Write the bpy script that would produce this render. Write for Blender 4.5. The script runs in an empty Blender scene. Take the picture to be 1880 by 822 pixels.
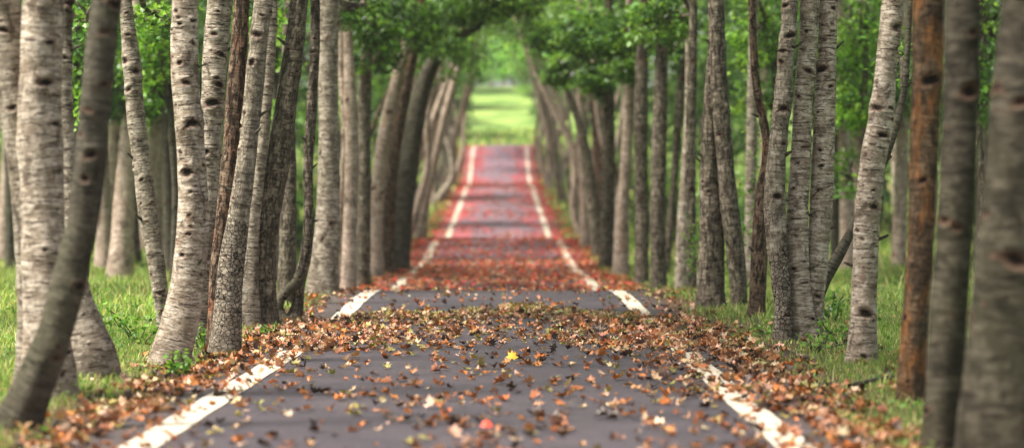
import bpy, math, random
import numpy as np

# ------------------------------------------------------------------ camera, light, exposure
C = bpy.context.scene
F = 4439.0                      # focal length in photo pixels (85 mm on 36 mm, 1880 px)
CZ, HY = 0.94, 387.0            # camera height, horizon row
cam_d = bpy.data.cameras.new("camera"); cam = bpy.data.objects.new("camera", cam_d)
C.collection.objects.link(cam); C.camera = cam
cam_d.lens = 85; cam_d.sensor_width = 36; cam_d.clip_start = 0.2; cam_d.clip_end = 2000
cam.location = (0, 0, CZ)
cam.rotation_euler = (math.radians(90) - math.atan((411 - HY) / F), 0, 0)
cam_d.dof.use_dof = True; cam_d.dof.focus_distance = 16.8; cam_d.dof.aperture_fstop = 1.6

SUN_EL, SUN_AZ = 56, -108       # azimuth clockwise from +Y (view direction): from the left, behind
w = bpy.data.worlds.new("World"); C.world = w; w.use_nodes = True
nt = w.node_tree; bg = nt.nodes['Background']
sky = nt.nodes.new('ShaderNodeTexSky'); sky.sky_type = 'NISHITA'; sky.sun_disc = False
sky.sun_elevation = math.radians(SUN_EL); sky.sun_rotation = math.radians(SUN_AZ)
sky.dust_density = 3.0; sky.ozone_density = 1.0
hs = nt.nodes.new('ShaderNodeHueSaturation'); hs.inputs['Saturation'].default_value = 0.35
nt.links.new(sky.outputs[0], hs.inputs['Color']); nt.links.new(hs.outputs[0], bg.inputs[0])
bg.inputs[1].default_value = 0.105
sl = bpy.data.lights.new("sun", 'SUN'); sun = bpy.data.objects.new("sun", sl); C.collection.objects.link(sun)
sl.energy = 5.0; sl.angle = math.radians(14); sl.color = (1.0, 0.94, 0.84)
sun.rotation_euler = (math.radians(90 - SUN_EL), 0, math.radians(180 - SUN_AZ))
C.view_settings.view_transform = 'Standard'; C.view_settings.look = 'None'
C.view_settings.exposure = 1.14; C.view_settings.gamma = 1
C.cycles.max_bounces = 8; C.cycles.transparent_max_bounces = 8
C.cycles.diffuse_bounces = 4

HAZE = .0005
C.cycles.volume_bounces = 0
rng = np.random.default_rng(11)
random.seed(5)

# ------------------------------------------------------------------ terrain functions
PY = np.array([-20, 5, 12, 18, 20.7, 22.4, 24.3, 26.0, 27.5, 29, 31, 33.5, 38, 43.9, 48, 51.0, 53.5, 57, 60, 63.8, 69, 80, 92, 98, 101.5, 104, 110, 116, 119, 124, 135, 170, 260, 500])
PZ = np.array([0, 0, 0, .004, .03, .07, .094, .085, 0, -.11, -.09, -.03, -.04, .03, .22, .33, .30, .19, .20, .36, .62, 1.12, 1.72, 1.99, 2.03, 2.18, 2.95, 3.85, 4.15, 4.35, 5.4, 9.6, 14, 16])
# smooth the profile a little
_yy = np.arange(-20, 500, 0.25); _zz = np.interp(_yy, PY, PZ)
_k = np.hanning(13); _k /= _k.sum()
_zs = np.convolve(np.pad(_zz, 6, mode='edge'), _k, mode='valid')
def prof(y): return np.interp(y, _yy, _zs)
def cen(y):
    y = np.asarray(y, float)
    return cen0(y) + 0.20 * np.clip(y - 117.5, 0, 9) ** 2
def cen0(y): return -0.15 - .03 * np.clip((17 - np.asarray(y, float)) / 8, 0, 1) - 0.0045 * np.clip(np.asarray(y, float) - 18, 0, 110)
def hills(x, y):
    return (np.sin(x * 1.7 + y * .9) * .02 + np.sin(x * .61 - y * .43 + 1.3) * .04 + np.sin(x * 3.9 + y * 3.1) * .008)
def gz(x, y):
    x = np.asarray(x, float); y = np.asarray(y, float)
    a = np.abs(x - cen(y))
    v = np.clip((a - 1.66) / 1.0, 0, 1)
    return prof(y) + v * (hills(x, y) + .03) + np.where(a < 1.6, -0.05, 0.0)
HALF = 1.60                     # half width of the asphalt
def P(x, y, d): return np.array([(x - 940) * d / F, d, CZ - (y - HY) * d / F])

# ------------------------------------------------------------------ node helpers
def mat(name, rough=0.85, spec=0.3):
    m = bpy.data.materials.new(name); m.use_nodes = True
    b = m.node_tree.nodes['Principled BSDF']
    b.inputs['Roughness'].default_value = rough
    b.inputs['Specular IOR Level'].default_value = spec
    return m, m.node_tree, b
def N(t, typ, **kw):
    n = t.nodes.new(typ)
    for k, v in kw.items():
        if k in n.inputs.keys(): n.inputs[k].default_value = v
        else: setattr(n, k, v)
    return n
def attr(t, name): return N(t, 'ShaderNodeAttribute', attribute_name=name)
def mapping(t, src, scale, loc=(0, 0, 0)):
    m = t.nodes.new('ShaderNodeMapping'); m.inputs['Scale'].default_value = scale; m.inputs['Location'].default_value = loc
    t.links.new(src, m.inputs['Vector']); return m.outputs[0]
def noise(t, vec, scale, detail=4, rough=.55, dist=0):
    n = t.nodes.new('ShaderNodeTexNoise')
    n.inputs['Scale'].default_value = scale; n.inputs['Detail'].default_value = detail
    n.inputs['Roughness'].default_value = rough; n.inputs['Distortion'].default_value = dist
    if vec is not None: t.links.new(vec, n.inputs['Vector'])
    return n.outputs['Fac']
def ramp(t, fac, stops):
    r = t.nodes.new('ShaderNodeValToRGB'); e = r.color_ramp.elements
    while len(e) < len(stops): e.new(0.5)
    for q, (p, c) in zip(e, stops):
        q.position = p; q.color = (c[0], c[1], c[2], 1) if hasattr(c, '__len__') else (c, c, c, 1)
    t.links.new(fac, r.inputs['Fac']); return r.outputs['Color']
def mix(t, fac, a, b, mode='MIX'):
    m = t.nodes.new('ShaderNodeMix'); m.data_type = 'RGBA'; m.blend_type = mode
    for s, i in ((fac, 0), (a, 6), (b, 7)):
        if hasattr(s, 'is_output'): t.links.new(s, m.inputs[i])
        elif i == 0: m.inputs[0].default_value = s
        else: m.inputs[i].default_value = (s[0], s[1], s[2], 1)
    return m.outputs[2]
def bump(t, b, h, strength, dist=0.01):
    n = t.nodes.new('ShaderNodeBump'); n.inputs['Strength'].default_value = strength; n.inputs['Distance'].default_value = dist
    t.links.new(h, n.inputs['Height']); t.links.new(n.outputs[0], b.inputs['Normal'])
def math_(t, op, a, b=None):
    n = t.nodes.new('ShaderNodeMath'); n.operation = op
    for i, s in enumerate((a, b)):
        if s is None: continue
        if hasattr(s, 'is_output'): t.links.new(s, n.inputs[i])
        else: n.inputs[i].default_value = s
    return n.outputs[0]

# ------------------------------------------------------------------ materials
def bark(name, pale, mid, dark, lich=None, lich_lo=.6, crack=0.0, streak=0.5, moss=.25, furrow=0.0):
    m, t, b = mat(name, .9, .12)
    v = attr(t, 'bk').outputs['Vector']; kn = math_(t, 'MULTIPLY', attr(t, 'knot').outputs['Fac'], ramp(t, noise(t, mapping(t, v, (60, 60, 75)), 1.0, 4, .7), [(.28, .45), (.52, 1)])); hg = attr(t, 'run').outputs['Fac']
    st = noise(t, mapping(t, v, (6, 6, 34)), 1.0, 6, .68, .5)
    bl = noise(t, mapping(t, v, (13, 13, 8)), 1.0, 6, .7)
    c = mix(t, ramp(t, st, [(.42, 0), (.56, 1)]), mid, pale)
    c = mix(t, ramp(t, bl, [(.47, 0), (.60, .95)]), c, mid)
    # broad dark weathered patches
    dp = noise(t, mapping(t, v, (9, 9, 6.5), (3, 8, 1)), 1.0, 5, .65, .6)
    c = mix(t, math_(t, 'MULTIPLY', ramp(t, dp, [(.54, 0), (.64, 1)]), .9), c, tuple(.35 * q + .65 * w_ for q, w_ in zip(mid, dark)))
    ag = noise(t, mapping(t, v, (3, 3, 1.3), (4, 1, 7)), 1.0, 3)
    c = mix(t, math_(t, 'MULTIPLY', ramp(t, ag, [(.46, 0), (.62, 1)]), moss), c, (.125, .125, .062))
    # lenticels and thin horizontal cracks
    le = noise(t, mapping(t, v, (10, 10, 95), (2, 5, 0)), 1.0, 4, .72, .9)
    lem = ramp(t, le, [(.565, 0), (.615, 1)])
    c = mix(t, math_(t, 'MULTIPLY', lem, streak), c, dark)
    # peeling bits, paler than the rest
    pe = noise(t, mapping(t, v, (22, 22, 60), (7, 5, 3)), 1.0, 3, .6, .5)
    c = mix(t, math_(t, 'MULTIPLY', ramp(t, pe, [(.60, 0), (.66, 1)]), .45), c, tuple(min(.8, q * 1.35) for q in pale))
    sp = noise(t, mapping(t, v, (42, 42, 55)), 1.0, 4, .75)
    c = mix(t, math_(t, 'MULTIPLY', ramp(t, sp, [(.57, 0), (.66, 1)]), .7), c, dark)
    if lich:
        ln = noise(t, mapping(t, v, (11, 11, 4.0), (9, 2, 3)), 1.0, 7, .7)
        c = mix(t, ramp(t, ln, [(lich_lo, 0), (lich_lo + .12, .9)]), c, lich)
    h = math_(t, 'ADD', math_(t, 'MULTIPLY', st, .7), math_(t, 'MULTIPLY', lem, -.6))
    if furrow:
        fu = noise(t, mapping(t, v, (46, 46, 11), (1, 6, 2)), 1.0, 4, .6, .8)
        fm = math_(t, 'MULTIPLY', ramp(t, fu, [(.50, 0), (.58, 1)]), furrow)
        c = mix(t, fm, c, dark); h = math_(t, 'ADD', h, math_(t, 'MULTIPLY', fm, -1.2))
    if crack:
        vo = t.nodes.new('ShaderNodeTexVoronoi'); vo.feature = 'DISTANCE_TO_EDGE'
        wv = t.nodes.new('ShaderNodeVectorMath'); wv.operation = 'ADD'
        nn = t.nodes.new('ShaderNodeTexNoise'); nn.inputs['Scale'].default_value = 18
        t.links.new(v, nn.inputs['Vector'])
        sc = t.nodes.new('ShaderNodeVectorMath'); sc.operation = 'SCALE'; sc.inputs['Scale'].default_value = .035
        t.links.new(nn.outputs['Color'], sc.inputs[0]); t.links.new(v, wv.inputs[0]); t.links.new(sc.outputs[0], wv.inputs[1])
        t.links.new(mapping(t, wv.outputs[0], (30, 30, 34)), vo.inputs['Vector']); vo.inputs['Scale'].default_value = 1
        cr = ramp(t, vo.outputs['Distance'], [(.01, 1), (.075, 0)])
        hm = N(t, 'ShaderNodeMapRange'); t.links.new(hg, hm.inputs['Value']); hm.inputs['From Min'].default_value = .7; hm.inputs['From Max'].default_value = 1.7
        hm.inputs['To Min'].default_value = .20; hm.inputs['To Max'].default_value = -.12
        cm = math_(t, 'MULTIPLY', cr, ramp(t, math_(t, 'ADD', noise(t, v, 3.5, 5), hm.outputs[0]), [(.50, 0), (.60, 1)]))
        c = mix(t, math_(t, 'MULTIPLY', cm, crack), c, (.018, .013, .010))
        h = math_(t, 'ADD', h, math_(t, 'MULTIPLY', cm, -1.6))
    # foot darker and browner than the rest
    ft = N(t, 'ShaderNodeMapRange'); t.links.new(math_(t, 'ADD', hg, math_(t, 'MULTIPLY', bl, .5)), ft.inputs['Value'])
    ft.inputs['From Min'].default_value = .30; ft.inputs['From Max'].default_value = .62; ft.inputs['To Min'].default_value = .65; ft.inputs['To Max'].default_value = 0
    c = mix(t, ft.outputs[0], c, tuple(.5 * q + .5 * w_ for q, w_ in zip(mid, (.05, .035, .025))))
    # rusty rim round each branch scar, dark heart
    c = mix(t, ramp(t, kn, [(.05, 0), (.30, .6)]), c, (.13, .065, .04))
    c = mix(t, ramp(t, kn, [(.28, 0), (.55, 1)]), c, (.014, .010, .008))
    h = math_(t, 'ADD', h, math_(t, 'MULTIPLY', sp, .5))
    t.links.new(c, b.inputs['Base Color']); bump(t, b, h, 1.0, .014)
    return m
BK = {
 'pale':   bark('bark_pale', (.48, .41, .33), (.20, .16, .12), (.030, .020, .014), None, streak=.95, moss=.14),
 'paler':  bark('bark_paler', (.60, .51, .42), (.27, .21, .155), (.045, .026, .018), (.22, .11, .07), .60, streak=.95, moss=.15),
 'grey':   bark('bark_grey', (.30, .25, .19), (.125, .10, .072), (.020, .015, .011), None, streak=.8, moss=.18, furrow=.75),
 'dark':   bark('bark_dark', (.115, .10, .075), (.060, .052, .038), (.012, .010, .008), None, streak=.7, moss=.2),
 'shade':  bark('bark_painted_shade', (.075, .064, .046), (.026, .022, .015), (.006, .005, .004), None, streak=.7, moss=.12),  # shade on the nearest right trunks, put into the bark colour
 'orange': bark('bark_orange', (.19, .125, .075), (.075, .048, .030), (.02, .014, .010), (.27, .115, .04), .495, streak=.4, moss=.3, furrow=.4),
 'red':    bark('bark_red', (.24, .17, .12), (.14, .09, .06), (.022, .014, .010), (.27, .09, .04), .54, streak=.4, moss=.1, furrow=.9),
 'crack':  bark('bark_cracked', (.42, .36, .285), (.25, .205, .155), (.03, .022, .016), (.24, .10, .05), .64, crack=.95, streak=.6, moss=.15, furrow=.35),
 'far':    bark('bark_far', (.56, .44, .36), (.34, .25, .195), (.045, .030, .022), (.33, .15, .09), .58, streak=.5, moss=.2),
}

def leafmat(name, trans=.45, rough=.45, spec=.4):
    m, t, b = mat(name, rough, spec)
    a = attr(t, 'lc').outputs['Color']
    t.links.new(a, b.inputs['Base Color'])
    tr = t.nodes.new('ShaderNodeBsdfTranslucent')
    c2 = mix(t, 1.0, a, (1.25, 1.2, .6), 'MULTIPLY'); t.links.new(c2, tr.inputs['Color'])
    ms = t.nodes.new('ShaderNodeMixShader'); ms.inputs[0].default_value = trans
    o = t.nodes['Material Output']
    t.links.new(b.outputs[0], ms.inputs[1]); t.links.new(tr.outputs[0], ms.inputs[2]); t.links.new(ms.outputs[0], o.inputs['Surface'])
    return m
M_LEAF = leafmat('green_leaf', .45, .4, .5)
M_GRASS = leafmat('grass_blade', .35, .6, .2)
M_LITTER = leafmat('dry_leaf', .10, .5, .5)

# asphalt
M_ROAD, t, b = mat('asphalt', .62, .45)
geo = t.nodes.new('ShaderNodeNewGeometry').outputs['Position']
fine = noise(t, geo, 160, 3, .7); big = noise(t, geo, 1.6, 5, .6)
c = mix(t, ramp(t, fine, [(.35, 0), (.68, 1)]), (.018, .014, .019), (.052, .041, .052))
c = mix(t, ramp(t, big, [(.35, 0), (.7, .5)]), c, (.085, .062, .070))
ag_ = noise(t, geo, 55, 3, .8)
c = mix(t, ramp(t, ag_, [(.56, 0), (.66, .55)]), c, (.16, .14, .15))
c = mix(t, ramp(t, noise(t, mapping(t, geo, (1, .45, 1)), 3.3, 5, .65), [(.54, 0), (.66, .5)]), c, (.022, .018, .020))
sx = t.nodes.new('ShaderNodeSeparateXYZ'); t.links.new(geo, sx.inputs[0])
mr = N(t, 'ShaderNodeMapRange'); t.links.new(sx.outputs[1], mr.inputs['Value'])
mr.inputs['From Min'].default_value = 30; mr.inputs['From Max'].default_value = 62
rn = noise(t, mapping(t, geo, (1.0, .12, 1)), 2.0, 4, .6)
c = mix(t, math_(t, 'MULTIPLY', mr.outputs[0], .8), c, (.17, .125, .155))
sd_ = attr(t, 'side').outputs['Fac']
rmask = math_(t, 'MULTIPLY', mr.outputs[0], ramp(t, math_(t, 'ADD', math_(t, 'MULTIPLY', rn, .8), math_(t, 'MULTIPLY', sd_, .30)), [(.50, .08), (.70, .95)]))
c = mix(t, rmask, c, (.36, .06, .07))
ed = attr(t, 'edge').outputs['Fac']
em = math_(t, 'MULTIPLY', ed, ramp(t, noise(t, geo, 7, 5, .7), [(.4, 0), (.6, 1)]))
c = mix(t, em, c, (.085, .060, .042))
t.links.new(c, b.inputs['Base Color']); bump(t, b, fine, .5, .004)

# worn line paint
M_LINE, t, b = mat('line_paint', .7, .3)
geo = t.nodes.new('ShaderNodeNewGeometry').outputs['Position']
wr = noise(t, geo, 26, 6, .75); wl = noise(t, geo, 5, 4)
c = mix(t, ramp(t, wl, [(.3, 0), (.7, 1)]), (.46, .39, .30), (.60, .53, .43))
c = mix(t, ramp(t, wr, [(.64, 0), (.72, .6)]), c, (.16, .13, .13))
t.links.new(c, b.inputs['Base Color'])

# ground
M_GROUND, t, b = mat('ground_soil', .95, .1)
geo = t.nodes.new('ShaderNodeNewGeometry').outputs['Position']
n1 = noise(t, geo, 1.1, 5, .6); n2 = noise(t, geo, 28, 4, .7)
soil = mix(t, ramp(t, n2, [(.35, 0), (.7, 1)]), (.045, .030, .020), (.14, .085, .05))
grn = mix(t, ramp(t, n2, [(.3, 0), (.7, 1)]), (.035, .075, .015), (.11, .19, .035))
ve = attr(t, 'verge').outputs['Fac']
gm = math_(t, 'MULTIPLY', ve, ramp(t, n1, [(.28, .55), (.5, 1)]))
c = mix(t, gm, soil, grn)
sx = t.nodes.new('ShaderNodeSeparateXYZ'); t.links.new(geo, sx.inputs[0])
mr = N(t, 'ShaderNodeMapRange'); t.links.new(sx.outputs[1], mr.inputs['Value'])
mr.inputs['From Min'].default_value = 112; mr.inputs['From Max'].default_value = 124
n3 = noise(t, geo, .35, 4, .6)
field = mix(t, ramp(t, n3, [(.42, 0), (.58, 1)]), (.09, .17, .04), (.25, .34, .09))
c = mix(t, mr.outputs[0], c, field)
t.links.new(c, b.inputs['Base Color']); bump(t, b, n2, .8, .03)

# ------------------------------------------------------------------ mesh helpers
def mk(name, verts, faces, material, parent=None, smooth=False, attrs=None, origin=None):
    """verts (n,3) array, faces (m,k) int array -> one mesh object"""
    verts = np.asarray(verts, np.float32)
    if origin is not None: verts = verts - np.asarray(origin, np.float32)
    me = bpy.data.meshes.new(name)
    faces = np.asarray(faces, np.int32); m, k = faces.shape
    me.vertices.add(len(verts)); me.vertices.foreach_set('co', verts.ravel())
    me.loops.add(m * k); me.loops.foreach_set('vertex_index', faces.ravel())
    me.polygons.add(m); me.polygons.foreach_set('loop_start', np.arange(0, m * k, k, dtype=np.int32))
    if smooth: me.polygons.foreach_set('use_smooth', np.ones(m, bool))
    me.update(calc_edges=True)
    for n, a in (attrs or {}).items():
        a = np.asarray(a, np.float32)
        if a.ndim == 1:
            at = me.attributes.new(n, 'FLOAT', 'POINT'); at.data.foreach_set('value', a)
        elif n == 'lc':
            at = me.attributes.new(n, 'FLOAT_COLOR', 'POINT')
            at.data.foreach_set('color', np.concatenate([a, np.ones((len(a), 1), np.float32)], 1).ravel())
        else:
            at = me.attributes.new(n, 'FLOAT_VECTOR', 'POINT'); at.data.foreach_set('vector', a.ravel())
    me.materials.append(material)
    o = bpy.data.objects.new(name, me); C.collection.objects.link(o)
    if origin is not None: o.location = tuple(float(q) for q in origin)
    if parent is not None:
        o.parent = parent
        if origin is not None: o.location = tuple(float(q) for q in (np.asarray(origin) - np.array(parent.location)))
    return o
def tag(o, label, cat, group=None):
    o['label'] = label; o['category'] = cat
    if group: o['group'] = group
    return o
def empty(name, loc, label, cat, group=None):
    o = bpy.data.objects.new(name, None); C.collection.objects.link(o); o.location = tuple(float(q) for q in loc)
    o.empty_display_size = .2
    return tag(o, label, cat, group)

# ------------------------------------------------------------------ ground, road, lines
ys = np.concatenate([np.arange(-8, 130, .35), np.arange(130, 200, 3), np.arange(200, 520, 20)])
us = np.array([-160, -110, -75, -50, -36, -26, -20, -15, -12, -10, -8.5, -7, -6, -5, -4.3, -3.7, -3.2, -2.8, -2.5, -2.2, -1.95, -1.75, -1.62, -1.55,
               -.8, 0, .8, 1.55, 1.62, 1.75, 1.95, 2.2, 2.5, 2.8, 3.2, 3.7, 4.3, 5, 6, 7, 8.5, 10, 12, 15, 20, 26, 36, 50, 75, 110, 160])
def strip(ys, us, zf):
    Y, U = np.meshgrid(ys, us, indexing='ij'); X = U + cen(Y)
    Z = zf(X, Y, U)
    V = np.stack([X, Y, Z], -1).reshape(-1, 3)
    i, j = np.meshgrid(np.arange(len(ys) - 1), np.arange(len(us) - 1), indexing='ij')
    a = (i * len(us) + j).ravel()
    return V, np.stack([a, a + 1, a + 1 + len(us), a + len(us)], 1), U.ravel(), Y.ravel()
V, Fc, U, Yv = strip(ys, us, lambda x, y, u: gz(x, y))
verge = np.clip((np.abs(U) - 1.9) / .9, 0, 1)
g = mk('ground', V, Fc, M_GROUND, smooth=True, attrs={'verge': verge}); g['kind'] = 'structure'
rys = np.arange(-8, 121.6, .35)
V, Fc, U, Yv = strip(rys, np.array([-1.72, -1.60, -1.45, -1.1, -.5, 0, .5, 1.1, 1.45, 1.60, 1.72]),
    lambda x, y, u: prof(y) + .012 - .0 + np.where(np.abs(u) > 1.65, -.07, .0))
r_ = mk('road', V, Fc, M_ROAD, smooth=True, attrs={'edge': np.clip((np.abs(U) - 1.1) / .5, 0, 1), 'side': np.abs(U) / 1.6}); r_['kind'] = 'structure'
for s in (-1, 1):
    V, Fc, U, Yv = strip(rys[:-1], s * 1.285 + np.array([-.075, -.02, .03, .075]), lambda x, y, u: prof(y) + .0165)
    V[:, 0] += np.sin(V[:, 1] * 13 + U * 9) * .004
    l = mk('road_line', V, Fc, M_LINE, smooth=True); l['kind'] = 'structure'

# ------------------------------------------------------------------ trees
def resample(pts, ds_fn):
    """pts (n,4): x,y,z,r ; Catmull-Rom then step ds"""
    p = np.array(pts, float); q = np.vstack([2 * p[0] - p[1], p, 2 * p[-1] - p[-2]]); out = []
    for i in range(1, len(q) - 2):
        L = np.linalg.norm(q[i + 1, :3] - q[i, :3]); n = max(2, int(L / ds_fn(q[i, 2])))
        for t_ in np.arange(n) / n:
            out.append(.5 * ((2 * q[i]) + (-q[i - 1] + q[i + 1]) * t_ + (2 * q[i - 1] - 5 * q[i] + 4 * q[i + 1] - q[i + 2]) * t_ ** 2
                             + (-q[i - 1] + 3 * q[i] - 3 * q[i + 1] + q[i + 2]) * t_ ** 3))
    out.append(p[-1]); o = np.array(out); o[:, 3] = np.maximum(o[:, 3], .004)
    return o
def tube(pts, ds_fn, seg, seed, knots=0, flare=0.0, rough=.05, kscale=1.0, marks=()):
    r = np.random.default_rng(seed)
    p = resample(pts, ds_fn); n = len(p)
    T = np.gradient(p[:, :3], axis=0); T /= np.linalg.norm(T, axis=1)[:, None] + 1e-9
    ref = np.array([0, 1., 0]); u = np.cross(ref, T); bad = np.linalg.norm(u, axis=1) < .2
    u[bad] = np.cross(np.array([1., 0, 0]), T[bad]); u /= np.linalg.norm(u, axis=1)[:, None]
    v = np.cross(T, u)
    s = np.concatenate([[0], np.cumsum(np.linalg.norm(np.diff(p[:, :3], axis=0), axis=1))])
    th = np.arange(seg) / seg * 2 * math.pi
    S, TH = np.meshgrid(s, th, indexing='ij'); R = np.repeat(p[:, 3][:, None], seg, 1)
    a = r.uniform(0, 6.28, 12)
    d = (np.sin(TH + a[0] + S * .8) * .5 + np.sin(2 * TH + a[1] + S * 2.1) * .45 + np.sin(3 * TH + a[2] - S * 3.3) * .3
         + np.sin(TH + a[3] + S * 7) * .3 + np.sin(S * 11 + a[4]) * .25 + np.sin(5 * TH + a[5] + S * 1.3) * .15
         + np.sin(S * 23 + 2 * TH + a[6]) * .12)
    RR = R * (1 + rough * d)
    if flare:
        RR = RR * (1 + flare * np.exp(-S / .15) * (.9 + .55 * np.sin(5 * TH + a[7]) + .4 * np.sin(3 * TH + a[8])))
    K = np.zeros_like(S)
    for ki_ in range(int(knots * 1.1) + len(marks)):
        sk = r.uniform(.1, min(s[-1], 3.4)); tk = r.uniform(0, 2 * math.pi)
        size = r.uniform(.008, .018) * kscale * (1 + (r.random() < .25) * r.uniform(.3, .9))
        if ki_ >= len(marks): size *= r.uniform(.55, 1.1)
        if ki_ < len(marks):
            mx, mz, size = marks[ki_]; ii = int(np.argmin(np.abs(p[:, 2] - mz))); sk = s[ii]
            tk = -math.acos(float(np.clip((mx - p[ii, 0]) / p[ii, 3], -.97, .97)))
        r0 = np.interp(sk, s, p[:, 3])
        dx = (np.mod(TH - tk + math.pi, 2 * math.pi) - math.pi) * r0; dy = S - sk + dx * r.uniform(-.3, .3)
        wx = size * r.uniform(.9, 1.6); wy = size * r.uniform(.5, .9)
        core = np.exp(-((dx / wx) ** 2 + (dy / wy) ** 2) ** 1.3)
        bs_ = r.uniform(.1, 1.1); brow = np.exp(-(((dy - size * r.uniform(.4, 1.0) + np.abs(dx + size * r.normal(0, .4)) * bs_) / (size * .3)) ** 2)) * np.exp(-(dx / (wx * r.uniform(1.2, 2.2))) ** 4)
        K = np.maximum(K, np.maximum(core * r.uniform(.55, 1), brow * r.uniform(.1, .9)))
        lump = np.exp(-((dx / (wx * 1.9)) ** 2 + (dy / (wy * 2.6)) ** 2))
        RR = RR + size * .6 * lump - core * size * .8
    co = p[:, None, :3] + u[:, None, :] * (np.cos(TH) * RR)[..., None] + v[:, None, :] * (np.sin(TH) * RR)[..., None]
    off = r.uniform(-40, 40, 3)
    bk = np.stack([np.cos(TH) * R + off[0], np.sin(TH) * R + off[1], S + off[2]], -1)
    i, j = np.meshgrid(np.arange(n - 1), np.arange(seg), indexing='ij')
    A = (i * seg + j).ravel(); B = (i * seg + (j + 1) % seg).ravel()
    return co.reshape(-1, 3), np.stack([A, B, B + seg, A + seg], 1), bk.reshape(-1, 3), np.clip(K, 0, 1).ravel(), p, S.ravel()
def join(parts):
    V, Fs, B, K, o = [], [], [], [], 0
    for v, f, b_, k, *_ in parts:
        V.append(v); Fs.append(f + o); B.append(b_); K.append(k); o += len(v)
    return np.vstack(V), np.vstack(Fs), np.vstack(B), np.concatenate(K)

Q_T = np.array([[0, 0], [.30, .42], [0, 1], [-.30, .42]]); Q_F = np.array([[0, 1, 2], [0, 2, 3]])
# lobed leaf: centre + outline, fan
_ang = [-90, -50, -28, 5, 30, 58, 74, 90, 106, 122, 150, 175, 208, 230]
_rad = [.10, .50, .42, .80, .50, .86, .56, 1.0, .56, .86, .50, .80, .42, .50]
L_T = np.vstack([[0, 0], [[math.cos(math.radians(a)) * r * .55, .38 + math.sin(math.radians(a)) * r * .6] for a, r in zip(_ang, _rad)]])
L_T[0] = (0, .33)
L_F = np.array([[0, i, i % 14 + 1] for i in range(1, 15)])
def rotmats(yaw, tilt, roll):
    cy, sy, ct, st, cr, sr = np.cos(yaw), np.sin(yaw), np.cos(tilt), np.sin(tilt), np.cos(roll), np.sin(roll)
    Z = np.zeros_like(cy); O = np.ones_like(cy)
    Rz = np.stack([np.stack([cy, -sy, Z], -1), np.stack([sy, cy, Z], -1), np.stack([Z, Z, O], -1)], -2)
    Rx = np.stack([np.stack([O, Z, Z], -1), np.stack([Z, ct, -st], -1), np.stack([Z, st, ct], -1)], -2)
    Ry = np.stack([np.stack([cr, Z, sr], -1), np.stack([Z, O, Z], -1), np.stack([-sr, Z, cr], -1)], -2)
    return Rz @ Rx @ Ry
def leaves(cent, size, col, tmpl, r, flat=False, curl=.35, sit=None):
    T, Fq = tmpl; n = len(cent); m = len(T)
    x = np.repeat(T[None, :, 0], n, 0); y = np.repeat(T[None, :, 1] - .45, n, 0)
    cu = r.normal(curl, .3, (n, 1)); cv = r.normal(curl * .6, .35, (n, 1)); cw = r.normal(0, .3, (n, 1))
    z = cu * np.abs(x) * .8 + cv * y * y + cw * x * y
    if flat:
        z = z + r.normal(0, .05, (n, m))
        R = rotmats(r.uniform(0, 6.28, n), r.normal(0, .22, n), r.normal(0, .22, n) + (r.random(n) < .12) * r.uniform(.4, 1.2, n))
    else:
        R = rotmats(r.uniform(0, 6.28, n), r.normal(.0, .65, n), r.normal(0, .65, n))
    L = np.stack([x, y, z], -1) * size[:, None, None]
    W = np.einsum('nij,nmj->nmi', R, L)
    if sit is not None: W[..., 2] -= W[..., 2].min(1)[:, None]
    W = W + cent[:, None, :]
    Fc = (Fq[None] + (np.arange(n) * m)[:, None, None]).reshape(-1, 3)
    return W, Fc, np.repeat(col[:, None, :], m, 1).reshape(-1, 3)
GREENS = np.array([[.045, .105, .018], [.075, .165, .025], [.11, .22, .035], [.035, .08, .02], [.15, .26, .05], [.06, .13, .035]])
def crown_mesh(blobs, seed, lobed=False, per=1.0):
    """blobs: (x,y,z, rx,ry,rz, n, size, tint)"""
    r = np.random.default_rng(seed); Cn, Sz, Co = [], [], []
    twigs = []
    for (x, y, z, rx, ry, rz, n, size, tint) in blobs:
        n = int(n * per); nc = max(6, n // 26)
        d = r.normal(size=(nc, 3)); d /= np.linalg.norm(d, axis=1)[:, None]
        cc = d * (r.uniform(.15, 1.0, (nc, 1)) ** .45) * np.array([rx, ry, rz]) + np.array([x, y, z])
        k = r.integers(0, nc, n); sp = min(.30, max(.10, .22 * max(rx, rz)))
        p = cc[k] + r.normal(size=(n, 3)) * np.array([sp, sp, sp * .55])
        base = (GREENS[r.integers(0, len(GREENS), nc)] * r.uniform(.7, 2.0, (nc, 1)))[k]  # brightness per clump paints light highlights into the leaf colour
        c = base * r.uniform(.75, 1.3, (n, 1)) * np.array(tint)
        Cn.append(p); Sz.append(size * r.uniform(.65, 1.25, n)); Co.append(c)
        for q in cc[: min(nc, 16)]: twigs.append((np.array([x, y, z]), q))
    Cn, Sz, Co = np.vstack(Cn), np.concatenate(Sz), np.vstack(Co)
    W, Fc, col = leaves(Cn, Sz, Co, (L_T, L_F) if lobed else (Q_T, Q_F), r)
    return W.reshape(-1, 3), Fc, col, twigs

def limb(a, b_, r0, r1, seed, sag=.15, seg=6):
    r = np.random.default_rng(seed); a = np.asarray(a, float); b_ = np.asarray(b_, float)
    m1 = a + (b_ - a) * .35 + r.normal(0, .06, 3) * np.linalg.norm(b_ - a) + np.array([0, 0, sag]); m2 = a + (b_ - a) * .7 + r.normal(0, .05, 3) * np.linalg.norm(b_ - a) + np.array([0, 0, sag * .6])
    return tube([(*a, r0), (*m1, r0 * .8 + r1 * .2), (*m2, r0 * .4 + r1 * .6), (*b_, r1)], lambda z: .12, seg, seed)

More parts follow.
